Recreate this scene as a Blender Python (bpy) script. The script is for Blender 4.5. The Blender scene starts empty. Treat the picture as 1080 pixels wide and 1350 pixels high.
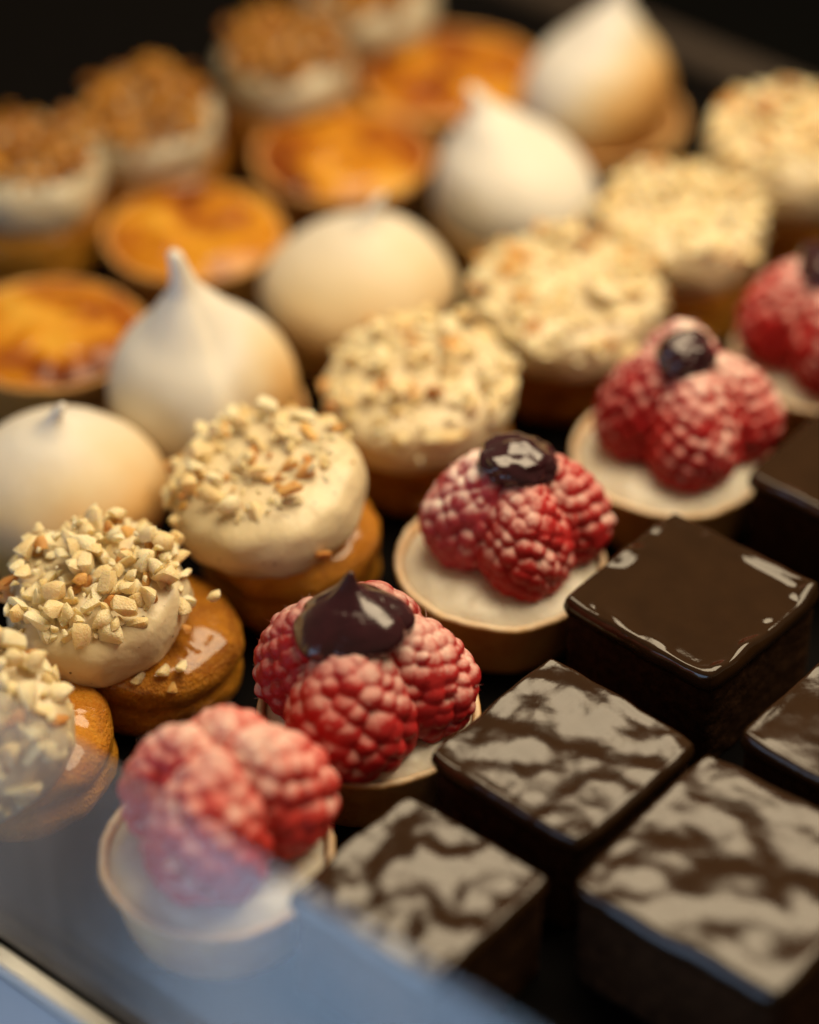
import bpy, bmesh, math, random
import numpy as np
from mathutils import Vector, Matrix, Euler, noise

# ------------------------------------------------------------------ camera, world, lamps, exposure
S = bpy.context.scene
COL = S.collection
MM = 0.001
R = math.radians

cam_d = bpy.data.cameras.new('camera')
cam = bpy.data.objects.new('camera', cam_d); COL.objects.link(cam)
cam.location = (0, 0, 0.455)
cam.rotation_euler = (R(90 - 38.9), 0, 0)
cam_d.sensor_fit = 'VERTICAL'
cam_d.sensor_height = 30.0          # 24 x 30 mm crop of a portrait frame
cam_d.sensor_width = 24.0
cam_d.lens = 85.0
cam_d.clip_start = 0.01
cam_d.clip_end = 50
cam_d.dof.use_dof = True
cam_d.dof.focus_distance = 0.640
cam_d.dof.aperture_fstop = 2.5
cam_d.dof.aperture_blades = 9
S.camera = cam

w = bpy.data.worlds.new('World'); S.world = w; w.use_nodes = True
w.node_tree.nodes['Background'].inputs[0].default_value = (0.92, 0.66, 0.40, 1)
w.node_tree.nodes['Background'].inputs[1].default_value = 0.16


def lamp(name, loc, target, sx, sy, watts, col):
    d = bpy.data.lights.new(name, 'AREA'); d.shape = 'RECTANGLE'; d.size = sx; d.size_y = sy
    d.energy = watts; d.color = col
    o = bpy.data.objects.new(name, d); COL.objects.link(o); o.location = loc
    q = (Vector(target) - Vector(loc)).to_track_quat('-Z', 'Y'); o.rotation_euler = q.to_euler()
    return o


# warm case lighting above the back of the counter, cool shop window at the side
lamp('case_lamp', (0.19, 0.655, 0.56), (0.12, 0.51, 0.0), 0.60, 0.37, 6.1, (1.0, 0.80, 0.52))
lamp('shop_window', (-1.7, -0.93, -0.40), (0.0, 0.40, -0.40), 1.7, 2.0, 34.0, (0.46, 0.68, 1.0))

vs = S.view_settings
vs.view_transform = 'Standard'; vs.look = 'None'; vs.gamma = 1.0; vs.use_curve_mapping = False
vs.exposure = 0.0
S.render.engine = 'CYCLES'
S.cycles.use_denoising = True
S.cycles.max_bounces = 10
S.cycles.transparent_max_bounces = 16
S.cycles.sample_clamp_indirect = 4.0

# ------------------------------------------------------------------ frame of the counter: u runs away along a row, v across the rows
A = R(40)
def UV(u, v, z=0.0):
    """counter millimetres -> world metres"""
    return Vector((math.sin(A) * u + math.cos(A) * v, math.cos(A) * u - math.sin(A) * v, z)) * MM


# ------------------------------------------------------------------ mesh helpers (all in millimetres)
def mesh(name, verts, faces, smooth=True):
    m = bpy.data.meshes.new(name)
    v = np.asarray(verts, float) * MM
    m.from_pydata(v.tolist(), [], faces)
    if smooth:
        m.polygons.foreach_set('use_smooth', [True] * len(m.polygons))
    m.validate(); m.update()
    return m


def obj(name, me, mat, parent=None, loc=(0, 0, 0), rot=(0, 0, 0), scale=(1, 1, 1)):
    o = bpy.data.objects.new(name, me); COL.objects.link(o)
    if mat is not None and not me.materials:
        me.materials.append(mat)
    elif mat is not None and me.materials[0] != mat:
        o.material_slots[0].link = 'OBJECT'; o.material_slots[0].material = mat
    o.parent = parent; o.location = Vector(loc) * MM; o.rotation_euler = rot; o.scale = scale
    return o


def thing(name, label, cat, loc, rz=0, group=None):
    o = bpy.data.objects.new(name, None); COL.objects.link(o)
    o.empty_display_size = 0.01
    o.location = loc; o.rotation_euler = (0, 0, rz); o['label'] = label; o['category'] = cat
    if group: o['group'] = group
    return o


def nz(x, y, z, s=1.0, seed=0.0):
    return noise.noise(Vector((x * s + seed * 17.3, y * s - seed * 5.1, z * s + seed * 9.7)))


def densify(prof, step):
    """Catmull-Rom through the profile points, resampled"""
    P = [np.array(p, float) for p in prof]; out = []
    for i in range(len(P) - 1):
        p0 = P[max(i - 1, 0)]; p1 = P[i]; p2 = P[i + 1]; p3 = P[min(i + 2, len(P) - 1)]
        n = max(1, int(np.linalg.norm(p2 - p1) / step))
        for k in range(n):
            t = k / n
            q = 0.5 * ((2 * p1) + (-p0 + p2) * t + (2 * p0 - 5 * p1 + 4 * p2 - p3) * t * t + (-p0 + 3 * p1 - 3 * p2 + p3) * t ** 3)
            out.append((max(q[0], 0.0), q[1]))
    out.append(tuple(P[-1]))
    return out


def lathe(prof, seg, fn=None):
    """prof: (r, z) from the bottom pole to the top pole; fn(angle, r, z) -> (x, y, z)"""
    verts = []; faces = []; rings = []
    for (r, z) in prof:
        if r < 1e-4:
            rings.append([len(verts)]); verts.append(fn(0, 0, z) if fn else (0, 0, z))
        else:
            ring = []
            for k in range(seg):
                a = 2 * math.pi * k / seg
                ring.append(len(verts)); verts.append(fn(a, r, z) if fn else (r * math.cos(a), r * math.sin(a), z))
            rings.append(ring)
    for a, b in zip(rings[:-1], rings[1:]):
        for k in range(seg):
            k2 = (k + 1) % seg
            if len(a) == 1 and len(b) == 1: continue
            if len(a) == 1: faces.append((a[0], b[k2], b[k]))
            elif len(b) == 1: faces.append((a[k], a[k2], b[0]))
            else: faces.append((a[k], a[k2], b[k2], b[k]))
    return verts, faces


_ico = {}
def ico(sub):
    if sub not in _ico:
        bm = bmesh.new(); bmesh.ops.create_icosphere(bm, subdivisions=sub, radius=1)
        _ico[sub] = (np.array([v.co[:] for v in bm.verts]), [tuple(v.index for v in f.verts) for f in bm.faces]); bm.free()
    return _ico[sub]


# ------------------------------------------------------------------ materials
class NT:
    def __init__(s, name):
        s.m = bpy.data.materials.new(name); s.m.use_nodes = True
        s.t = s.m.node_tree; s.n = s.t.nodes; s.l = s.t.links
        s.b = s.n['Principled BSDF']; s.out = s.n['Material Output']
        s._tc = None
    def tc(s):
        if s._tc is None: s._tc = s.n.new('ShaderNodeTexCoord')
        return s._tc.outputs['Object']
    def link(s, a, b): s.l.new(a, b)
    def set(s, **kw):
        for k, v in kw.items():
            i = s.b.inputs[k.replace('_', ' ')]
            if hasattr(v, 'is_output'): s.link(v, i)
            else: i.default_value = v
    def noise(s, scale, detail=3, rough=.5, coord=None, out='Fac', dist=0.0):
        n = s.n.new('ShaderNodeTexNoise'); n.inputs['Scale'].default_value = scale
        n.inputs['Detail'].default_value = detail; n.inputs['Roughness'].default_value = rough
        n.inputs['Distortion'].default_value = dist
        s.link(coord or s.tc(), n.inputs['Vector']); return n.outputs[out]
    def voro(s, scale, feature='F1', out='Distance', coord=None):
        n = s.n.new('ShaderNodeTexVoronoi'); n.feature = feature; n.inputs['Scale'].default_value = scale
        s.link(coord or s.tc(), n.inputs['Vector']); return n.outputs[out]
    def ramp(s, fac, stops):
        n = s.n.new('ShaderNodeValToRGB'); e = n.color_ramp.elements
        while len(e) < len(stops): e.new(0.5)
        for el, (p, c) in zip(e, stops):
            el.position = p; el.color = (c, c, c, 1) if isinstance(c, (int, float)) else (*c, 1)
        s.link(fac, n.inputs[0]); return n.outputs[0]
    def math(s, op, a, b=None, c=None, clamp=False):
        n = s.n.new('ShaderNodeMath'); n.operation = op; n.use_clamp = clamp
        for i, x in enumerate((a, b, c)):
            if x is None: continue
            if hasattr(x, 'is_output'): s.link(x, n.inputs[i])
            else: n.inputs[i].default_value = x
        return n.outputs[0]
    def mix(s, fac, a, b):
        n = s.n.new('ShaderNodeMix'); n.data_type = 'RGBA'
        for i, x in ((0, fac), (6, a), (7, b)):
            if hasattr(x, 'is_output'): s.link(x, n.inputs[i])
            else: n.inputs[i].default_value = x if i == 0 else (*x, 1)
        return n.outputs[2]
    def bump(s, h, strength, dist=0.0005, normal=None):
        n = s.n.new('ShaderNodeBump'); n.inputs['Strength'].default_value = strength; n.inputs['Distance'].default_value = dist
        s.link(h, n.inputs['Height'])
        if normal: s.link(normal, n.inputs['Normal'])
        s.link(n.outputs[0], s.b.inputs['Normal']); return n.outputs[0]
    def sep(s, v):
        n = s.n.new('ShaderNodeSeparateXYZ'); s.link(v, n.inputs[0]); return n.outputs
    def normal_z(s):
        g = s.n.new('ShaderNodeNewGeometry'); return s.sep(g.outputs['Normal'])[2]
    def rnd(s):
        n = s.n.new('ShaderNodeObjectInfo'); return n.outputs['Random']
    def sss(s, wgt, rad, scale=0.002):
        s.set(Subsurface_Weight=wgt, Subsurface_Scale=scale); s.b.inputs['Subsurface Radius'].default_value = rad


def mat_raspberry(name, dust=1.0, red=(0.52, 0.024, 0.026)):
    n = NT(name)
    c1 = n.mix(n.noise(160, 3), tuple(x * 0.6 for x in red), tuple(min(1, x * 1.15) for x in red))
    up = n.math('MULTIPLY_ADD', n.normal_z(), 0.80, -0.26)
    patch = n.math('MULTIPLY_ADD', n.noise(85, 4, .65), 2.0, -1.05)
    fine = n.math('MULTIPLY_ADD', n.noise(1500, 3, .7), 0.7, -0.35)
    f = n.math('ADD', n.math('ADD', up, patch), n.math('MULTIPLY', fine, 0.7))
    f = n.math('MULTIPLY', n.math('SMOOTH_MIN', n.math('MAXIMUM', n.math('MULTIPLY', f, 1.25), 0.0), 0.85, 0.2), dust)
    sp = n.noise(5200, 2, .6)
    f = n.math('MULTIPLY', f, n.math('MULTIPLY_ADD', sp, 1.6, 0.15), clamp=True)
    n.set(Base_Color=n.mix(f, c1, (0.92, 0.79, 0.70)), Roughness=n.math('MULTIPLY_ADD', f, 0.45, 0.42))
    n.set(Specular_IOR_Level=0.25)
    n.sss(0.22, (1.0, 0.18, 0.12), 0.0016)
    n.bump(n.math('ADD', n.noise(2600, 3, .6), n.math('MULTIPLY', n.noise(700, 2), 1.4)), 0.55, 0.00025)
    return n.m


def mat_shell(name, dust=0.8, base=(0.68, 0.38, 0.10), dark=(0.46, 0.18, 0.03)):
    n = NT(name)
    c = n.mix(n.ramp(n.noise(90, 4, .6), [(.35, 0.0), (.7, 1.0)]), dark, base)
    c = n.mix(n.math('MULTIPLY', n.noise(900, 2), 0.4), c, (0.72, 0.50, 0.24))
    up = n.math('MULTIPLY_ADD', n.normal_z(), 0.9, -0.2)
    f = n.math('ADD', up, n.math('MULTIPLY_ADD', n.noise(260, 4, .7), 1.1, -0.6))
    f = n.math('MULTIPLY', n.math('MAXIMUM', f, 0.0), dust, clamp=True)
    n.set(Base_Color=n.mix(f, c, (0.84, 0.74, 0.58)), Roughness=0.62)
    n.sss(0.08, (1, .5, .25), 0.001)
    n.bump(n.noise(1300, 4, .65), 0.5, 0.0004)
    return n.m


def mat_cream(name, col=(0.76, 0.64, 0.41), specks=True, rough=0.42):
    n = NT(name)
    c = n.mix(n.noise(120, 3), tuple(x * .90 for x in col), col)
    if specks:
        s = n.ramp(n.voro(330), [(.0, 1.0), (.11, 1.0), (.15, 0.0)])
        s = n.math('MULTIPLY', s, n.ramp(n.noise(420, 1), [(.52, 0.0), (.58, 1.0)]))
        c = n.mix(n.math('MULTIPLY', s, 0.85), c, (0.10, 0.055, 0.02))
    n.set(Base_Color=c, Roughness=rough, Coat_Weight=0.25, Coat_Roughness=0.25)
    n.sss(0.35, (1, .7, .4), 0.003)
    n.bump(n.math('ADD', n.math('MULTIPLY', n.noise(150, 3, .5), 2.0), n.math('MULTIPLY', n.noise(620, 3), .6)), 0.32, 0.0008)
    return n.m


def mat_choux(name, a=(0.62, 0.25, 0.012), b=(0.24, 0.070, 0.004), rough=0.34):
    n = NT(name)
    c = n.mix(n.ramp(n.noise(75, 4, .65, dist=.6), [(.3, 0.0), (.68, 1.0)]), b, a)
    c = n.mix(n.math('MULTIPLY', n.ramp(n.noise(900, 3, .7), [(.5, 0.0), (.75, 1.0)]), .45), c, (0.74, 0.40, 0.08))
    n.set(Base_Color=c, Roughness=n.math('MULTIPLY_ADD', n.noise(200, 2), .35, rough - .12), Coat_Weight=0.9, Coat_Roughness=0.08, Specular_IOR_Level=0.2)
    n.sss(0.12, (1, .4, .12), 0.002)
    n.bump(n.math('ADD', n.math('MULTIPLY', n.noise(260, 4, .65), 1.6), n.noise(1200, 3, .7)), 1.0, 0.0011)
    return n.m


def mat_nut(name, col, col2):
    n = NT(name)
    pos = n.n.new('ShaderNodeNewGeometry').outputs['Position']
    f = n.math('ADD', n.math('MULTIPLY', n.rnd(), 0.55), n.math('MULTIPLY', n.noise(260, 2, coord=pos), 0.7))
    c = n.mix(n.ramp(f, [(.38, 0.0), (.85, 1.0)]), col, col2)
    n.set(Base_Color=c, Roughness=0.42)
    n.sss(0.55, (1, .75, .42), 0.0028)
    n.bump(n.math('ADD', n.noise(700, 4, .7, coord=pos), n.noise(2200, 2, coord=pos)), 0.6, 0.0005)
    return n.m


def mat_meringue(name, direction, level, amount=1.0, soft=0.5):
    """white meringue with torch colouring on the side `direction`"""
    n = NT(name)
    x, y, z = n.sep(n.tc())
    d = n.math('ADD', n.math('MULTIPLY', x, direction[0] * 40), n.math('MULTIPLY', y, direction[1] * 40))
    d = n.math('ADD', d, n.math('MULTIPLY', z, direction[2] * 40))
    d = n.math('ADD', d, n.math('MULTIPLY_ADD', n.noise(45, 3, .55), .55, -.27))
    d = n.math('ADD', d, n.math('MULTIPLY_ADD', n.noise(900, 2), .12, -.06))
    f = n.math('MULTIPLY', n.math('DIVIDE', n.math('SUBTRACT', d, level), soft), 1.0, clamp=True)
    f = n.math('MULTIPLY', f, amount)
    c = n.ramp(f, [(0, (0.75, 0.72, 0.66)), (.35, (0.70, 0.57, 0.37)), (.7, (0.66, 0.40, 0.15)), (1, (0.42, 0.18, 0.04))])
    n.set(Base_Color=c, Roughness=0.5, Specular_IOR_Level=0.3)
    n.sss(0.30, (1, .8, .6), 0.003)
    n.bump(n.math('ADD', n.noise(160, 3), n.math('MULTIPLY', n.noise(1100, 3, .7), .35)), 0.25, 0.0006)
    return n.m


def mat_custard(name, seed):
    n = NT(name)
    mp = n.n.new('ShaderNodeMapping'); mp.inputs['Location'].default_value = (seed, seed * .7, 0)
    n.link(n.tc(), mp.inputs[0])
    f = n.noise(48, 3, .55, coord=mp.outputs[0], dist=.8)
    c = n.ramp(f, [(.32, (0.09, 0.012, 0.002)), (.44, (0.30, 0.075, 0.004)), (.56, (0.60, 0.25, 0.010)), (.76, (0.76, 0.45, 0.07))])
    n.set(Base_Color=c, Roughness=0.34, Coat_Weight=0.35, Coat_Roughness=0.05, Specular_IOR_Level=0.22)
    n.sss(0.15, (1, .4, .1), 0.002)
    n.bump(n.noise(160, 3), 0.25, 0.0008)
    return n.m


def mat_glaze(name, rough=0.17, grain=0.35, fine=0.0002):
    n = NT(name)
    c = n.mix(n.noise(130, 3), (0.019, 0.0085, 0.0032), (0.036, 0.0165, 0.0062))
    n.set(Base_Color=c, Roughness=n.math('MULTIPLY_ADD', n.noise(420, 3, .6), .08, rough - .04), IOR=1.48)
    b1 = n.bump(n.math('ADD', n.noise(2400, 2, .6), n.math('MULTIPLY', n.noise(900, 2), 1.2)), grain, fine)
    return n.m


def mat_sponge(name):
    n = NT(name)
    c = n.mix(n.ramp(n.noise(420, 4, .7), [(.35, 0.0), (.7, 1.0)]), (0.022, 0.010, 0.005), (0.065, 0.030, 0.014))
    n.set(Base_Color=c, Roughness=0.9, Specular_IOR_Level=0.06)
    n.bump(n.math('ADD', n.noise(700, 4, .75), n.math('MULTIPLY', n.voro(480), -.5)), 0.6, 0.0007)
    return n.m


def mat_gel(name):
    n = NT(name)
    c = n.mix(n.noise(150, 3), (0.012, 0.003, 0.006), (0.050, 0.008, 0.014))
    n.set(Base_Color=c, Roughness=0.20, Coat_Weight=0.5, Coat_Roughness=0.08, Specular_IOR_Level=.5)
    n.bump(n.noise(190, 3, dist=.8), 0.6, 0.0010)
    return n.m


def mat_plain(name, a, b, rough, metal=0.0, scale=200, bump=0.1, stretch=None, spec=0.5):
    n = NT(name)
    co = None
    if stretch:
        mp = n.n.new('ShaderNodeMapping'); mp.inputs['Scale'].default_value = stretch; n.link(n.tc(), mp.inputs[0]); co = mp.outputs[0]
    f = n.noise(scale, 4, .6, coord=co)
    n.set(Base_Color=n.mix(f, a, b), Roughness=n.math('MULTIPLY_ADD', f, .25, rough - .12), Metallic=metal, Specular_IOR_Level=spec)
    n.bump(f, bump, 0.0003)
    return n.m


def mat_glass(name):
    """thick counter glass: Fresnel reflection over a clear body, with a thin smeared film that paints in the milky reflection"""
    n = NT(name); n.n.remove(n.b)
    tr = n.n.new('ShaderNodeBsdfTransparent'); tr.inputs[0].default_value = (0.93, 0.95, 0.96, 1)
    gl = n.n.new('ShaderNodeBsdfGlossy'); gl.inputs['Roughness'].default_value = 0.12
    g = n.n.new('ShaderNodeNewGeometry'); dt = n.n.new('ShaderNodeVectorMath'); dt.operation = 'DOT_PRODUCT'
    n.link(g.outputs['Normal'], dt.inputs[0]); n.link(g.outputs['Incoming'], dt.inputs[1])
    c = n.math('SUBTRACT', 1.0, n.math('ABSOLUTE', dt.outputs['Value']))
    fr = n.math('MULTIPLY_ADD', n.math('POWER', c, 5.0), 0.93, 0.05)
    m1 = n.n.new('ShaderNodeMixShader'); n.link(fr, m1.inputs[0]); n.link(tr.outputs[0], m1.inputs[1]); n.link(gl.outputs[0], m1.inputs[2])
    df = n.n.new('ShaderNodeBsdfDiffuse'); df.inputs[0].default_value = (0.86, 0.80, 0.76, 1)
    mp = n.n.new('ShaderNodeMapping'); mp.inputs['Scale'].default_value = (1, 1, 1); n.link(n.tc(), mp.inputs[0])
    f = n.noise(14, 3, .55, coord=mp.outputs[0], dist=1.0)
    ox, oy, oz = n.sep(n.tc())
    f = n.math('ADD', f, n.math('MULTIPLY_ADD', ox, -3.2, -0.22))  # milky reflected veil painted as a paler film towards the -x end
    f = n.ramp(f, [(.28, 0.0), (.80, 0.24)])
    tl = n.n.new('ShaderNodeBsdfTranslucent'); tl.inputs[0].default_value = (0.86, 0.80, 0.76, 1)
    m3 = n.n.new('ShaderNodeMixShader'); n.link(df.outputs[0], m3.inputs[1]); n.link(tl.outputs[0], m3.inputs[2])
    m2 = n.n.new('ShaderNodeMixShader'); n.link(f, m2.inputs[0]); n.link(m1.outputs[0], m2.inputs[1]); n.link(m3.outputs[0], m2.inputs[2])
    n.link(m2.outputs[0], n.out.inputs[0])
    return n.m


M = {
    'rasp': mat_raspberry('raspberry_skin'), 'rasp_dusty': mat_raspberry('raspberry_skin_sugared', 1.5, (0.55, 0.06, 0.08)),
    'rasp_coral': mat_raspberry('raspberry_skin_pale', 1.0, (0.70, 0.055, 0.045)), 'rasp_bare': mat_raspberry('raspberry_skin_bare', 0.8, (0.42, 0.016, 0.020)),
    'shell': mat_shell('shortcrust_sugared', 1.0), 'shell_plain': mat_shell('shortcrust', 0.18, (0.72, 0.40, 0.09), (0.48, 0.19, 0.025)),
    'cream_white': mat_cream('white_cream', (0.76, 0.71, 0.59), False, .5), 'cream_nut': mat_cream('vanilla_cream'),
    'cream_grey': mat_cream('pale_cream', (0.55, 0.49, 0.36), False),
    'shell_amber': mat_shell('amber_pastry', 0.08, (0.66, 0.32, 0.045), (0.42, 0.15, 0.015)), 'choux': mat_choux('glazed_choux'), 'choux_b': mat_choux('golden_choux', (0.76, 0.34, 0.025), (0.46, 0.15, 0.010), .32),
    'nut': mat_nut('blanched_nut', (0.90, 0.79, 0.53), (0.82, 0.62, 0.32)), 'nut_toast': mat_nut('toasted_nut', (0.74, 0.44, 0.14), (0.55, 0.24, 0.06)),
    'crumble': mat_nut('brown_crumble', (0.50, 0.23, 0.018), (0.28, 0.10, 0.008)),
    'glaze_rough': mat_glaze('wrinkled_glaze', .13, .16), 'glaze_smooth': mat_glaze('smooth_glaze', .07, .04),
    'sponge': mat_sponge('chocolate_sponge'), 'gel': mat_gel('berry_gel'),
    'shelf': mat_plain('dark_shelf', (0.003, 0.003, 0.003), (0.006, 0.005, 0.005), .85, 0, 120, .1, None, .015),
    'back': mat_plain('black_case_back', (0.004, 0.004, 0.004), (0.002, 0.002, 0.002), .9, 0, 200, .1, None, 0.0),
    'steel': mat_plain('brushed_steel', (0.62, 0.60, 0.57), (0.80, 0.78, 0.74), .30, 1.0, 900, .3, (40, 1, 40)),
    'bar': mat_plain('bronze_rail', (0.035, 0.024, 0.018), (0.05, 0.034, 0.024), .6, .2),
    'front': mat_plain('counter_front_reflection_tint', (0.30, 0.36, 0.44), (0.36, 0.42, 0.50), .22),  # blue of the reflection put into the panel's base colour
    'glass': mat_glass('counter_glass'),
}

# ------------------------------------------------------------------ the setting
def slab(name, u0, u1, v0, v1, z0, z1, mat, parent=None, prof=None, bev=0.6):
    """a bar along v with the (u, z) section given by prof, or a rectangle with eased edges"""
    if prof is None:
        b = bev
        prof = [(u0 + b, z0), (u1 - b, z0), (u1, z0 + b), (u1, z1 - b), (u1 - b, z1), (u0 + b, z1), (u0, z1 - b), (u0, z0 + b)]
    k = len(prof); verts = []; faces = []
    for v in (v0, v1):
        for (u, z) in prof:
            p = UV(u, v) / MM; verts.append((p.x, p.y, z))
    for i in range(k):
        j = (i + 1) % k; faces.append((i, j, k + j, k + i))
    faces.append(tuple(range(k))[::-1]); faces.append(tuple(range(k, 2 * k)))
    o = obj(name, mesh(name, verts, faces, False), mat, parent)
    return o

sh = slab('shelf', 266.5, 652, -900, 60, -12, 0, M['shelf']); sh['kind'] = 'structure'
bk = slab('case_floor', 667, 1200, -1000, 400, -16, -4, M['back']); bk['kind'] = 'structure'
r_ = slab('back_rail', 653, 666, -900, 200, -10, 5, M['bar'], bev=2)
r_['label'] = 'dark bronze rail along the back edge of the shelf'; r_['category'] = 'rail'
r_ = slab('steel_rail', 260.0, 265.0, -620, 60, -8, 1.5, M['steel'], bev=.8)
r_['label'] = 'thin brushed steel rail at the foot of the glass pane'; r_['category'] = 'rail'
r_ = slab('counter_front', 0, 0, -620, 60, 0, 0, M['front'], prof=[(259.6, -1), (259.6, -8), (215, -70), (208, -70)])
r_['kind'] = 'structure'
# glass pane: leans back from the steel rail, 6 mm thick
u0, z0, u1, z1, th = 266.0, 1.6, 279.5, 53.0, 6.0
du, dz = u1 - u0, z1 - z0; ln = math.hypot(du, dz); nx, nzz = dz / ln * th, -du / ln * th
gp = slab('glass_pane', 0, 0, -620, 60, 0, 0, M['glass'], prof=[(u0, z0), (u0 + nx * .9, z0), (u1 + nx - .7, z1 + nzz - .8), (u1 + nx - 1.2, z1 + nzz), (u1 + .5, z1), (u1, z1 - .6)])
gp['label'] = 'low leaning glass pane with smeared bluish reflections in front of the pastries'; gp['category'] = 'glass pane'

# ------------------------------------------------------------------ raspberry tarts
def tart_shell_mesh(rt, h, seed):
    prof = densify([(0, 0), (rt * .74, 0), (rt * .80, .8), (rt * .87, h * .5), (rt * .965, h - 1.6), (rt, h - .6), (rt * .985, h + .35), (rt * .95, h + .5),
                    (rt * .93, h + .1), (rt * .915, h - 1.5), (rt * .88, h - 4), (rt * .5, h - 5), (0, h - 5)], 1.3)
    def fn(a, r, z):
        x, y = math.cos(a), math.sin(a)
        k = r + (.38 * nz(x * 2, y * 2, z * .05, 1.0, seed) + .22 * nz(x * 9, y * 9, z * .3, 1, seed)) * (1 if r > rt * .6 else 0)
        zz = z + (.8 * nz(x * 2.2, y * 2.2, 3, 1, seed + 4) + .45 * nz(x * 9, y * 9, 1, 1, seed)) * (z / h if r > 1 else 0)
        return (k * x, k * y, max(zz, 0))
    return mesh('tart_shell', *lathe(prof, 96, fn))


def filling_mesh(name, r, z0, dome, seed, amp=.25):
    prof = densify([(0, z0 - 3), (r, z0 - 3), (r + .15, z0 - .6), (r * .97, z0 + .1), (r * .8, z0 + dome * .55), (r * .45, z0 + dome * .9), (0, z0 + dome)], 1.4)
    def fn(a, q, z):
        x, y = q * math.cos(a), q * math.sin(a)
        return (x, y, z + ((amp * nz(x, y, 0, .16, seed) + amp * .5 * nz(x, y, 4, .4, seed)) if z > z0 - 1 else 0))
    return mesh(name, *lathe(prof, 80, fn))


def raspberry_mesh(seed, L=27.0, Rm=8.8, count=130, bulge=2.0):
    """egg-shaped berry whose skin is raised into close-packed drupelets (phyllotaxis, jittered)"""
    rng = random.Random(seed)
    V0, F0 = ico(6)
    ga = math.pi * (3 - math.sqrt(5)); C = []; K = []
    for i in range(count):
        z = 1 - 2 * (i + .5) / count; r = math.sqrt(1 - z * z); a = i * ga + rng.uniform(-.10, .10) / max(r, .3)
        C.append((r * math.cos(a), r * math.sin(a), z + rng.uniform(-.035, .035))); K.append(rng.uniform(-.028, .028))
    def egg(v):
        v = np.asarray(v); z = v[:, 2:3]
        return np.hstack([v[:, :2] * Rm * (1 - .30 * z - .04 * z * z), L / 2 + z * L / 2])
    C = np.array(C); C /= np.linalg.norm(C, axis=1)[:, None]
    Ce = egg(C); Pe = egg(V0)
    D = np.sqrt(((Pe[:, None, :] - Ce[None]) ** 2).sum(2)) + np.array(K)[None] * 22
    F1 = D.min(1); idx = D.argmin(1)
    s_ = math.sqrt(4 * math.pi / count) * (Rm + L / 2) / 2 * .60
    h = bulge * (np.sqrt(np.maximum(1 - (F1 / (s_ * 1.22)) ** 2, .02)) - .5)
    h += np.array([rng.uniform(-.22, .28) for _ in range(count)])[idx] * np.clip(1.2 - F1 / s_, 0, 1)
    nrm = (Pe - np.array([0, 0, L / 2])) / np.array([Rm ** 2, Rm ** 2, (L / 2) ** 2]); nrm /= np.linalg.norm(nrm, axis=1)[:, None]
    big = np.array([[.35 * nz(*v, 1.6, seed)] for v in V0])
    P = Pe + nrm * (h[:, None] + big)
    verts = [P]; faces = list(F0); nv = len(P)
    # fine hairs (styles)
    allv = np.concatenate(verts)
    for k in range(46):
        p = allv[rng.randrange(len(allv))]
        rad = Vector((p[0], p[1], (p[2] - L * .45) * .6))
        if rad.length < 3: continue
        d = (rad.normalized() + Vector((rng.uniform(-.6, .6), rng.uniform(-.6, .6), rng.uniform(-.5, .7)))).normalized()
        ln = rng.uniform(.8, 2.4); side = d.orthogonal().normalized() * .045; s2 = d.cross(side)
        q = Vector(p); tip = q + d * ln + Vector((rng.uniform(-.4, .4), rng.uniform(-.4, .4), -.3)) * .6
        verts.append(np.array([q + side, q - side * .5 + s2 * .87, q - side * .5 - s2 * .87, tip]))
        faces.extend([(nv, nv + 1, nv + 3), (nv + 1, nv + 2, nv + 3), (nv + 2, nv, nv + 3)]); nv += 4
    return mesh('raspberry', np.concatenate(verts), faces)


BERRY = [raspberry_mesh(11), raspberry_mesh(22, 26.0, 8.5, 140, 1.9), raspberry_mesh(33, 27.5, 9.4, 112, 2.2), raspberry_mesh(44, 28.0, 8.9, 130, 2.0), raspberry_mesh(55, 27.5, 9.2, 84, 2.5), raspberry_mesh(66, 27.0, 9.0, 90, 2.4)]


def gel_peak_mesh():
    prof = densify([(0, 0), (11.0, 0.2), (12.8, 1.8), (12.7, 3.8), (11.0, 6.6), (8.0, 9.2), (5.0, 11.4), (2.9, 13.6), (1.7, 15.8), (.9, 17.6), (0, 18.4)], .5)
    def fn(a, r, z):
        k = r * (1 + .05 * math.cos(3 * a + 1.0) + .03 * math.sin(5 * a) * min(1, r / 6)) + .5 * nz(math.cos(a), math.sin(a), z * .1, 1.6, 3) * min(1, r / 5)
        g = .10 * math.exp(-((math.atan2(math.sin(a - 4.35), math.cos(a - 4.35))) / .13) ** 2) * math.exp(-((r - 5.5) / 4) ** 2)
        k *= 1 - g - .07 * max(0, math.sin(4 * a + .9 + r * .16)) ** 6 * min(1, r / 5)
        b = max(0, z - 9) / 8
        return (k * math.cos(a) + 1.6 * b * b - .9 * b, k * math.sin(a) + .6 * b, z - max(0, (r - 8)) * .12)
    return mesh('berry_gel', *lathe(prof, 72, fn))


def gel_blob_mesh(seed, sx=9.6, sy=8.4, sz=5.2):
    V0, F0 = ico(5); P = []
    for v in V0:
        n = 1 + .16 * nz(*v, 1.5, seed) + .10 * nz(*v, 3.3, seed + 2)
        P.append((v[0] * sx * n, v[1] * sy * n, v[2] * sz * n))
    return mesh('berry_gel', P, F0)


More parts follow.
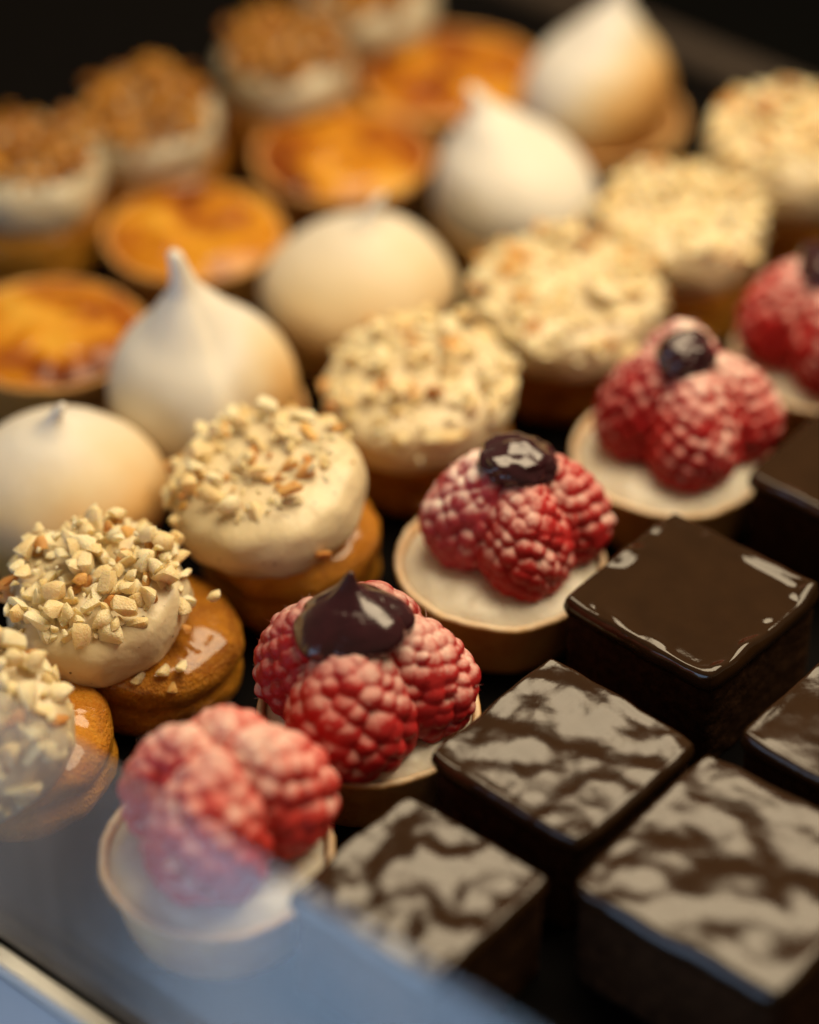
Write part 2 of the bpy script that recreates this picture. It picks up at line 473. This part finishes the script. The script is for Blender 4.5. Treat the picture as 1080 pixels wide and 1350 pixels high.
def berry_at(parent, az, rb, z, tilt, variant, mat, spin=0.0, sc=1.0, side=0.0):
    """berry with its base at radius rb and azimuth az, its tip leaning towards the middle"""
    a = R(az); tilt *= .78
    axis = Vector((-math.cos(a) * math.sin(R(tilt)), -math.sin(a) * math.sin(R(tilt)), math.cos(R(tilt))))
    axis = (axis + Vector((-math.sin(a), math.cos(a), 0)) * side).normalized()
    q = axis.to_track_quat('Z', 'Y') @ Euler((0, 0, spin)).to_quaternion()
    return obj('raspberry', BERRY[variant], M[mat], parent, ((rb + 2.2) * math.cos(a), (rb + 2.2) * math.sin(a), z), q.to_euler(), (sc, sc, sc))


RT, RH = 25.0, 18.0
def raspberry_tart(uv, label, berries, gel, seed, shift=(0, 0, 0), big=(1.14, 1.08), rt=RT):
    t = thing('raspberry_tart', label, 'tart', UV(*uv), 0, 'raspberry tarts in a row beside the brownies')
    obj('tart_shell', tart_shell_mesh(rt, RH, seed), M['shell'], t)
    obj('cream', filling_mesh('cream', rt * .915, RH - .8, 4.2, seed, 1.0), M['cream_white'], t)
    for b in berries: o = berry_at(t, *b); o.location += Vector(shift) * MM; o.scale = (o.scale[0] * big[0], o.scale[1] * big[0], o.scale[2] * big[1])
    if gel: obj('berry_gel', gel[0], M['gel'], t, gel[1], gel[2], gel[3] if len(gel) > 3 else (1, 1, 1))
    return t

GP = gel_peak_mesh()
GB = [gel_blob_mesh(1), gel_blob_mesh(5, 8.0, 7.2, 6.6), gel_blob_mesh(8)]
raspberry_tart((302, -306), 'raspberry tart with bare berries and no gel, standing behind the leaning glass pane',
               [(248, 12.0, 17.0, 30, 4, 'rasp_coral', .5, 1.06), (155, 11.5, 18.0, 16, 5, 'rasp_coral', 1.5, 1.0), (22, 12.5, 17.5, 26, 4, 'rasp_coral', 2.2, 1.05), (92, 12, 18, 20, 5, 'rasp_coral', 0, 1.02)], None, 1, (2.5, 1, 1), (1.22, 1.06))
raspberry_tart((356, -310.5), 'raspberry tart topped with a pointed purple gel dollop beside the patchy glossy brownie',
               [(258, 14.0, 15.5, 17, 2, 'rasp', .2, 1.08), (165, 12.0, 17.0, 14, 3, 'rasp_bare', 1.1, 1.02), (352, 13.5, 16.5, 22, 1, 'rasp', 2.6, 1.08), (80, 12.0, 17.5, 18, 0, 'rasp_bare', .4, 1.0)],
               (GP, (-3.0, -2.0, 42.5), (R(-4), R(-6), 0), (1.02, .92, .84)), 2, (-1, 0, -.5), (1.27, 1.03))
raspberry_tart((414.5, -320), 'raspberry tart with lumpy dark gel and a broad band of white cream showing in front',
               [(278, 12.0, 16.5, 22, 1, 'rasp', .9, 1.04), (186, 12.0, 17.0, 24, 0, 'rasp_dusty', 2.0, 1.08), (4, 13.0, 16.5, 30, 3, 'rasp', .3, 1.02), (92, 11, 17.0, 18, 2, 'rasp', 1.2, .92)],
               (GB[0], (3.5, 3.5, 45.0), (0, R(8), .3)), 3, (4, 4, 0))
raspberry_tart((474, -313.5), 'raspberry tart with a small dark gel blob and a sugared berry tip rising behind it',
               [(276, 12.5, 16.5, 24, 0, 'rasp', 2.4, 1.04), (184, 12.0, 17.0, 20, 3, 'rasp_bare', .7, 1.02), (2, 14.0, 16.5, 28, 2, 'rasp', 1.9, .98), (96, 10.5, 19.0, 12, 1, 'rasp_dusty', .1, 1.05)],
               (GB[1], (2.0, 2.0, 45.5), (R(5), 0, 1.2)), 4, (3, 3, 0))
raspberry_tart((533, -307.0), 'raspberry tart partly hidden behind the dull square brownie, last of its row',
               [(268, 12.5, 16.5, 22, 3, 'rasp', 1.4, 1.04), (180, 12.5, 17.0, 18, 2, 'rasp', .2, 1.0), (0, 13, 16.5, 26, 1, 'rasp', 2.9, 1.0), (90, 11, 17.5, 16, 0, 'rasp_dusty', 1.1, 1.0)],
               (GB[2], (-1.0, -1.0, 45.5), (0, R(-6), 2.2)), 5)

# ------------------------------------------------------------------ choux buns with cream and chopped nuts
def choux_mesh(seed, r=21.5, h=21.0, lip=1.0):
    prof = densify([(0, 0), (r * .72, 0), (r * .93, 2.4), (r * .98, 6.0), (r * .965, 9.2), (r * .945, 10.6), (r * (.93 + .05 * lip), 11.8), (r * 1.0, 14.2), (r * .97, 17.0), (r * .82, 19.6), (r * .5, 20.8), (0, 21)], 1.0)
    def fn(a, q, z):
        x, y = math.cos(a), math.sin(a)
        k = q * (1 + .050 * nz(x * 1.6, y * 1.6, z * .05, 1, seed) + 0.045 * nz(x * 3.4, y * 3.4, z * .22, 1, seed + 3) + .010 * nz(x * 5, y * 5, z * 1.3, 1, seed + 5))
        zz = z + min(1, q / 8) * .9 * nz(x * 1.8, y * 1.8, 2, 1, seed + 7) * (z / 21) + .25 * nz(x * 7, y * 7, z * .4, 1, seed)
        return (k * x, k * y, max(0, zz * h / 21))
    return mesh('choux_bun', *lathe(prof, 88, fn))


def cream_profile(r, h):
    return [(0, 0), (r * .72, 0), (r * .93, h * .14), (r * 1.0, h * .42), (r * .97, h * .70), (r * .86, h * .90), (r * .55, h * 1.0), (0, h * 1.02)]


def cream_mesh(seed, r, h):
    prof = densify(cream_profile(r, h), 1.0)
    def fn(a, q, z):
        x, y = math.cos(a), math.sin(a)
        k = q * (1 + 0.07 * nz(x * 1.7, y * 1.7, z * .06, 1, seed) + .034 * nz(x * 4.5, y * 4.5, z * .25, 1, seed + 3))
        return (k * x, k * y, z + min(1, q / 6) * .5 * nz(x * 2.3, y * 2.3, 1, 1, seed + 5))
    return mesh('cream', *lathe(prof, 88, fn))


def nut_mesh(seed):
    rng = random.Random(seed * 7 + 1)
    bm = bmesh.new()
    a, b, c = rng.uniform(1.9, 3.2), rng.uniform(1.6, 2.2), rng.uniform(1.4, 1.9)
    for k in range(10):
        v = Vector((rng.gauss(0, 1), rng.gauss(0, 1), rng.gauss(0, 1))).normalized()
        bm.verts.new((max(-.86, min(.86, v.x * 1.25)) * a, max(-.86, min(.86, v.y * 1.25)) * b, max(-.8, min(.8, v.z * 1.25)) * c))
    r = bmesh.ops.convex_hull(bm, input=bm.verts[:])
    bmesh.ops.delete(bm, geom=list({g for g in r['geom_interior'] + r['geom_unused'] if isinstance(g, bmesh.types.BMVert)}), context='VERTS')
    bmesh.ops.remove_doubles(bm, verts=bm.verts[:], dist=.5)
    bmesh.ops.subdivide_edges(bm, edges=bm.edges[:], cuts=1, use_grid_fill=True)
    bmesh.ops.triangulate(bm, faces=bm.faces[:])
    bmesh.ops.smooth_vert(bm, verts=bm.verts[:], factor=.44, use_axis_x=True, use_axis_y=True, use_axis_z=True)
    bm.verts.index_update()
    bm.verts.ensure_lookup_table()
    vs_ = [v.co[:] for v in bm.verts]; fs = [tuple(v.index for v in f.verts) for f in bm.faces]; bm.free()
    me = mesh('nut', vs_, fs, True); me.set_sharp_from_angle(angle=R(52))
    return me

NUT = [nut_mesh(i) for i in range(12)]
NUT_T = [m.copy() for m in NUT]
NUT_C = [m.copy() for m in NUT]
for a_, b_, c_ in zip(NUT, NUT_T, NUT_C):
    a_.materials.append(M['nut']); b_.materials.append(M['nut_toast']); c_.materials.append(M['crumble'])


def scatter_nuts(parent, r, h, n, seed, toast=.2, size=1.0, reach=1.0, name='nut', pool=None, bare=None, mind=2.6, pile=2.4):
    """chopped pieces over the top of a cream disc whose profile is cream_profile(r, h); bare = (azimuth, half width) kept clear on the rim"""
    rng = random.Random(seed); prof = densify(cream_profile(r, h), .6)
    # surface points of the upper side by arc
    top = [p for p in prof if p[1] > h * .55]
    pts = []; tries = 0
    while len(pts) < n and tries < 9000:
        tries += 1
        s = math.sqrt(rng.random()) * r * reach
        a = rng.random() * 2 * math.pi
        if s < r * .985:
            cand = min((p for p in top), key=lambda p: abs(p[0] - s) - p[1] * .01)
            q, z = s, cand[1]
        else:
            q, z = r * 1.0, h * rng.uniform(.5, .72)
        if bare and q > r * bare[2]:
            d = math.atan2(math.sin(a - R(bare[0])), math.cos(a - R(bare[0])))
            if abs(d) < R(bare[1]): continue
        lay = rng.choice((0, 0, 0, 1)) if q < r * .88 else 0
        p = Vector((q * math.cos(a), q * math.sin(a), z + .45 + lay * pile + rng.uniform(-.5, .5)))
        if any((p - o).length < mind for o in pts): continue
        pts.append(p)
        k = rng.randrange(12)
        if pool is None: me = NUT_T[k] if rng.random() < toast * .7 else NUT[k]
        else: me = pool[k]
        s_ = size * (rng.uniform(.35, .8) if rng.random() < .35 else rng.uniform(.85, 1.65))
        obj(name, me, None, parent, p, (rng.uniform(-.7, .7), rng.uniform(-.7, .7), rng.uniform(0, 6.28)), (s_, s_, s_))


def nut_choux(uv, label, seed, r=23.0, h=15.5, off=(0, 0), tilt=(0, 0), n=120, bare=None, toast=.2, base='choux', rb=21.5, hb=21.0, size=1.0, stray=(), zoff=0, mind=2.75):
    t = thing('nut_choux', label, 'choux bun', UV(*uv), 0, 'choux buns topped with chopped nuts')
    obj('choux_bun', choux_mesh(seed, rb, hb), M[base], t)
    c = obj('cream', cream_mesh(seed + 20, r, h), M['cream_nut'], t, (off[0], off[1], hb - 2.0 + zoff), (R(tilt[0]), R(tilt[1]), 0))
    scatter_nuts(c, r, h, n, seed, toast, size, 1.0, 'nut', None, bare, mind)
    rng = random.Random(seed + 99)
    for (x, y, z, k) in stray:
        obj('nut', (NUT_T if k else NUT)[rng.randrange(12)], None, t, (x, y, z), (rng.uniform(-.5, .5), rng.uniform(-.5, .5), rng.uniform(0, 6)), (.95, .95, .95))
    return t

nut_choux((302, -366.5), 'nut choux cut by the glass pane, nuts sliding down its near side', 1, 20.5, 21, (-6, -6), (26, -2), 140, None, .12, 'choux_b', size=1.2, zoff=-2)
nut_choux((344.5, -367), 'choux with white chopped nuts piled loose on cream slipped sideways off its dark bun', 2, 21.0, 16.5, (-9.5, 0), (12, -9), 220, (280, 62, .80), .16, 'choux',
          stray=((15.5, -2.5, 29.5, 0), (4.5, -17.5, 20.6, 0), (8.5, -16.0, 20.8, 0), (-1, -19, 19.5, 0), (6.5, -19.5, 17.5, 1), (9.0, -8.5, 25.0, 1)), size=1.05, mind=2.35)
nut_choux((391, -365), 'choux with a bare cream front and one brown nut chip on a shiny golden bun', 3, 23.2, 16.5, (-4, 0), (10, -8), 120, (285, 75, .66), .3, 'choux_b',
          stray=((8.5, -21.0, 28.0, 1), (-3.5, -22.5, 28.5, 0)), hb=25, mind=2.6)
nut_choux((446, -369), 'nut choux between the tall seamed meringue and the raspberry tart with broad white cream', 4, 23.8, 15.5, (-1, 0), (8, -4), 120, None, .16, 'choux', hb=21, size=1.15)
nut_choux((498.5, -366), 'wide nut choux between the smooth pointed white meringue and a raspberry tart', 5, 25.5, 15.5, (0, 0), (5, 0), 125, None, .22, 'choux', size=1.2)
nut_choux((545, -363), 'nut choux squeezed behind the wide nut choux, golden bun showing below it', 6, 22.5, 16.5, (0, 0), (4, 3), 105, None, .18, 'choux_b', size=1.15)
nut_choux((590, -358), 'tall nut choux at the far end of its row beside the dark back rail', 7, 24.0, 19.0, (0, 0), (3, 0), 115, None, .14, 'choux', size=1.2, hb=24)

# ------------------------------------------------------------------ meringue tarts
def meringue_mesh(prof, lean, seed, seam=None, curl=0.0):
    P = densify(prof, .9); h = P[-1][1]
    rm = max(p[0] for p in P)
    def fn(a, r, z):
        x, y = math.cos(a), math.sin(a); t = max(0, z / h)
        k = r * (1 + .030 * nz(x * 1.3, y * 1.3, z * .05, 1, seed) + .012 * nz(x * 3, y * 3, z * .16, 1, seed + 2))
        if seam:
            d = math.atan2(math.sin(a - seam[0]), math.cos(a - seam[0]))
            k *= 1 + seam[1] * (1 / (1 + math.exp(-d / .05)) - .5) * math.exp(-(d / 1.1) ** 2) * min(1, r / (rm * .35))
        e = t ** 2.2
        cx = lean[0] * e + curl * max(0, t - .86) * 20; cy = lean[1] * e
        return (k * x + cx, k * y + cy, z)
    return mesh('meringue', *lathe(P, 96, fn))


def meringue_tart(uv, label, prof, lean, seed, mat, seam=None, curl=0.0, rt=25.0, rx=0):
    t = thing('meringue_tart', label, 'meringue tart', UV(*uv), 0, 'meringue tarts in a row')
    obj('tart_shell', tart_shell_mesh(rt, 16.0, seed), M['shell_plain'], t)
    obj('meringue', meringue_mesh(prof, lean, seed, seam, curl), mat, t, (0, 0, 12.5), (R(rx), 0, 0))
    return t

dome = lambda r, h, tip: [(0, 0), (r * .80, 0), (r * .97, h * .13), (r, h * .28), (r * .92, h * .48), (r * .70, h * .70), (r * .42, h * .87), (r * .2, h * .96), (2.0, h + tip * .25), (1.5, h + tip * .7), (.8, h + tip * .95), (0, h + tip)]
tall = lambda r, h, tip: [(0, 0), (r * .78, 0), (r * .96, h * .13), (r, h * .30), (r * .94, h * .50), (r * .78, h * .70), (r * .52, h * .88), (r * .30, h + tip * .12), (r * .16, h + tip * .38), (r * .10, h + tip * .70), (r * .07, h + tip * .93), (0, h + tip)]
meringue_tart((366, -416), 'low wide meringue tart, lightly browned round its lower half, with a tiny tip', dome(25.5, 27.5, 6.0), (-1, 0), 1, mat_meringue('meringue_low', (.25, -.25, -.95), -1.0, .80, 1.05), None, 1.0)
meringue_tart((415.5, -415.5), 'tall white meringue tart with a long upright peak and a seam down its side', tall(24, 34, 17), (-6, 1), 2, mat_meringue('meringue_tall', (.95, -.15, -.30), .02, .75, .75), (R(292), -.16), 0, 25.5)
meringue_tart((476, -417), 'cream coloured rounded meringue tart with a small nub, toasted along its base', dome(26, 27.5, 7.5), (5, 4), 3, mat_meringue('meringue_cream', (.10, -.30, -.95), -1.25, .62, 1.4), None, .6)
meringue_tart((538.5, -412.5), 'smooth white meringue tart with its peak bent over to one side', tall(22.5, 30, 9), (-13, 6), 4, mat_meringue('meringue_white', (.6, 0, -.8), .1, .4, .8), None, -.3, 24)
meringue_tart((591, -425.5), 'pointed meringue tart torched deep brown on one side near the back rail', tall(22, 34, 13), (7, 4), 5, mat_meringue('meringue_torched', (.80, -.45, -.45), -.45, .95, .95), None, 0, 26)

# ------------------------------------------------------------------ caramelised custard tarts
def custard_tart(uv, label, seed, rt=26.0):
    t = thing('custard_tart', label, 'custard tart', UV(*uv), R(40 * seed), 'caramelised custard tarts in a row')
    obj('tart_shell', tart_shell_mesh(rt, 18.0, seed + 30), M['shell_amber'], t)
    obj('custard', filling_mesh('custard', rt * .935, 18.2, 2.6, seed, 1.3), mat_custard('caramelised_custard', seed * 3.1), t)
    return t
custard_tart((411.5, -467), 'caramelised custard tart at its row end, between the low meringue and a crumble choux', 1, 25.5)
custard_tart((470, -471), 'caramelised custard tart directly behind the tall white meringue with the long peak', 2, 25)
custard_tart((526.5, -466), 'caramelised custard tart directly behind the rounded cream coloured meringue', 3, 26)
custard_tart((580, -471), 'caramelised custard tart behind the smooth white meringue with the bent peak, beside the torched one', 4, 27.5)

# ------------------------------------------------------------------ choux with brown crumble
def crumble_choux(uv, label, seed, r=20.0, tilt=(0, 0)):
    t = thing('crumble_choux', label, 'choux bun', UV(*uv), 0, 'choux buns topped with brown crumble')
    obj('choux_bun', choux_mesh(seed + 50, 21.5, 22.0), M['choux_b' if seed == 1 else 'choux'], t)
    c = obj('cream', cream_mesh(seed + 60, r, 16.0), M['cream_grey'], t, (0, 0, 20.0), (R(tilt[0]), R(tilt[1]), 0))
    scatter_nuts(c, r, 16.0, 140, seed + 70, 0, 1.2, .84, 'crumble_chunk', NUT_C, None, 2.0, 2.4)
    return t
crumble_choux((450, -517), 'crumble choux with thick cream side at its row end, beyond the low meringue', 1, 22, (0, 6))
crumble_choux((491, -508), 'crumble choux behind the custard tart that follows the tall long-peaked meringue', 2, 20.5, (10, 0))
crumble_choux((540, -500), 'crumble choux behind the custard tart that follows the rounded cream coloured meringue', 3, 19.5, (8, 0))
crumble_choux((584, -505), 'crumble choux at the back rail end of its row, behind the last custard tart', 4, 20.5, (5, -4))

# ------------------------------------------------------------------ brownies
def brownie_meshes(hs, h, seed, amp, scale, ridge, rw=.05, pitch=0.0):
    N = 72; gl = 3.2
    def sq(a, b):
        """unit square to slightly rounded square"""
        e = max(abs(a), abs(b)); c = min(abs(a), abs(b))
        k = (1 - .05 * (e ** 8) * (c ** 8)) * (1 + e ** 4 * (.013 * nz(a * 2.1, b * 2.1, 0, 1, seed + 3) + .006 * nz(a * 7, b * 7, 0, 1, seed + 6)))
        return a * k, b * k
    def topz(a, b):
        e = max(abs(a), abs(b))
        x, y = a * hs, b * hs
        z = amp * (1.15 * nz(x, y, 0, scale * .6, seed) + .60 * nz(x, y, 5, scale * 1.4, seed) + .09 * nz(x, y, 9, scale * 4, seed) + .022 * nz(x, y, 3, scale * 11, seed))
        z += ridge * math.exp(-((e - (.98 - rw)) / rw) ** 2) * max(-.1, .12 + 1.9 * nz(x, y, 2, .10, seed + 1))
        z += pitch * (math.cos(A) * y - math.sin(A) * x)
        z -= 1.5 * max(0, (e - .94) / .06) ** 2
        return h + z
    verts = []; faces = []
    idx = lambda i, j: i * (N + 1) + j
    for i in range(N + 1):
        for j in range(N + 1):
            # cluster the lines towards the edges
            a = math.sin((2 * i / N - 1) * math.pi / 2 * .92) / math.sin(math.pi / 2 * .92); b = math.sin((2 * j / N - 1) * math.pi / 2 * .92) / math.sin(math.pi / 2 * .92)
            p, q = sq(a, b)
            verts.append((p * hs, q * hs, topz(a, b)))
    for i in range(N):
        for j in range(N): faces.append((idx(i, j), idx(i + 1, j), idx(i + 1, j + 1), idx(i, j + 1)))
    loop = [idx(i, 0) for i in range(N)] + [idx(N, j) for j in range(N)] + [idx(i, N) for i in range(N, 0, -1)] + [idx(0, j) for j in range(N, 0, -1)]
    prev = loop
    for k, (dz, out) in enumerate(((.5, .22), (1.2, .30), (2.2, .16), (gl, -.3), (gl + .2, -1.4))):
        ring = []
        for li in loop:
            x, y, z = verts[li]; l = math.hypot(x, y); s = 1 + out / l
            d = .5 * nz(x, y, 3, .22, seed + 2) * (k / 3)
            ring.append(len(verts)); verts.append((x * s, y * s, z - dz - d))
        for m in range(len(loop)):
            m2 = (m + 1) % len(loop); faces.append((prev[m], ring[m], ring[m2], prev[m2]))
        prev = ring
    glaze = mesh('glaze', verts, [f[::-1] if False else f for f in faces])
    # sponge block
    bm = bmesh.new(); bmesh.ops.create_cube(bm, size=2); bmesh.ops.subdivide_edges(bm, edges=bm.edges[:], cuts=22, use_grid_fill=True)
    sv = []
    for v in bm.verts:
        p, q = sq(v.co.x, v.co.y); x, y, z = p * (hs - .7), q * (hs - .7), (v.co.z + 1) / 2 * (h - 2.2)
        n = .45 * nz(x, y, z, .35, seed + 8) + .35 * nz(x, y, z, 1.1, seed + 9)
        l = math.hypot(x, y) or 1
        e = max(abs(v.co.x), abs(v.co.y))
        k = 1 + (n * (e > .98)) / l
        sv.append((x * k, y * k, max(z, 0)))
    bm.verts.index_update()
    sf = [tuple(v.index for v in f.verts) for f in bm.faces]; bm.free()
    return glaze, mesh('sponge', sv, sf)


def brownie(uv, label, hs, h, seed, amp, scale, ridge, glaze, rz=0.0, rw=.05, pitch=0.0):
    t = thing('brownie', label, 'brownie', UV(*uv), -A + R(rz), 'square glazed brownies')
    g, s = brownie_meshes(hs, h, seed, amp, scale, ridge, rw, pitch)
    obj('sponge', s, M['sponge'], t); obj('glaze', g, M[glaze], t)
    return t

brownie((314.5, -261.5), 'patchy shining brownie whose edge lies behind the glass pane, beside the tart without gel', 19.3, 28, 1, .95, .125, .4, 'glaze_rough', 0)
brownie((365.5, -264), 'patchy shining brownie beside the raspberry tart with the pointed gel dollop', 20.8, 28, 2, 1.0, .11, .25, 'glaze_rough', -2, .05, .02)
brownie((424.5, -272.5), 'smooth mirror glazed brownie with bright glints only along its edges', 21.6, 28, 3, .09, .06, 1.5, 'glaze_smooth', -1, .085)
brownie((488.5, -268.5), 'square brownie with a dull flat top beside the last raspberry tarts', 20.4, 28, 4, .07, .07, .35, 'glaze_smooth', 1)
brownie((360.5, -214.5), 'largest brownie, patchy shine over a wavy top, in the outer brownie row', 25.2, 28, 5, 1.0, .095, .4, 'glaze_rough', 2)
brownie((412.5, -218), 'brownie in the outer row beside the smooth mirror glazed one, bright along one edge', 20.0, 28, 6, .5, .09, .9, 'glaze_rough', 0)
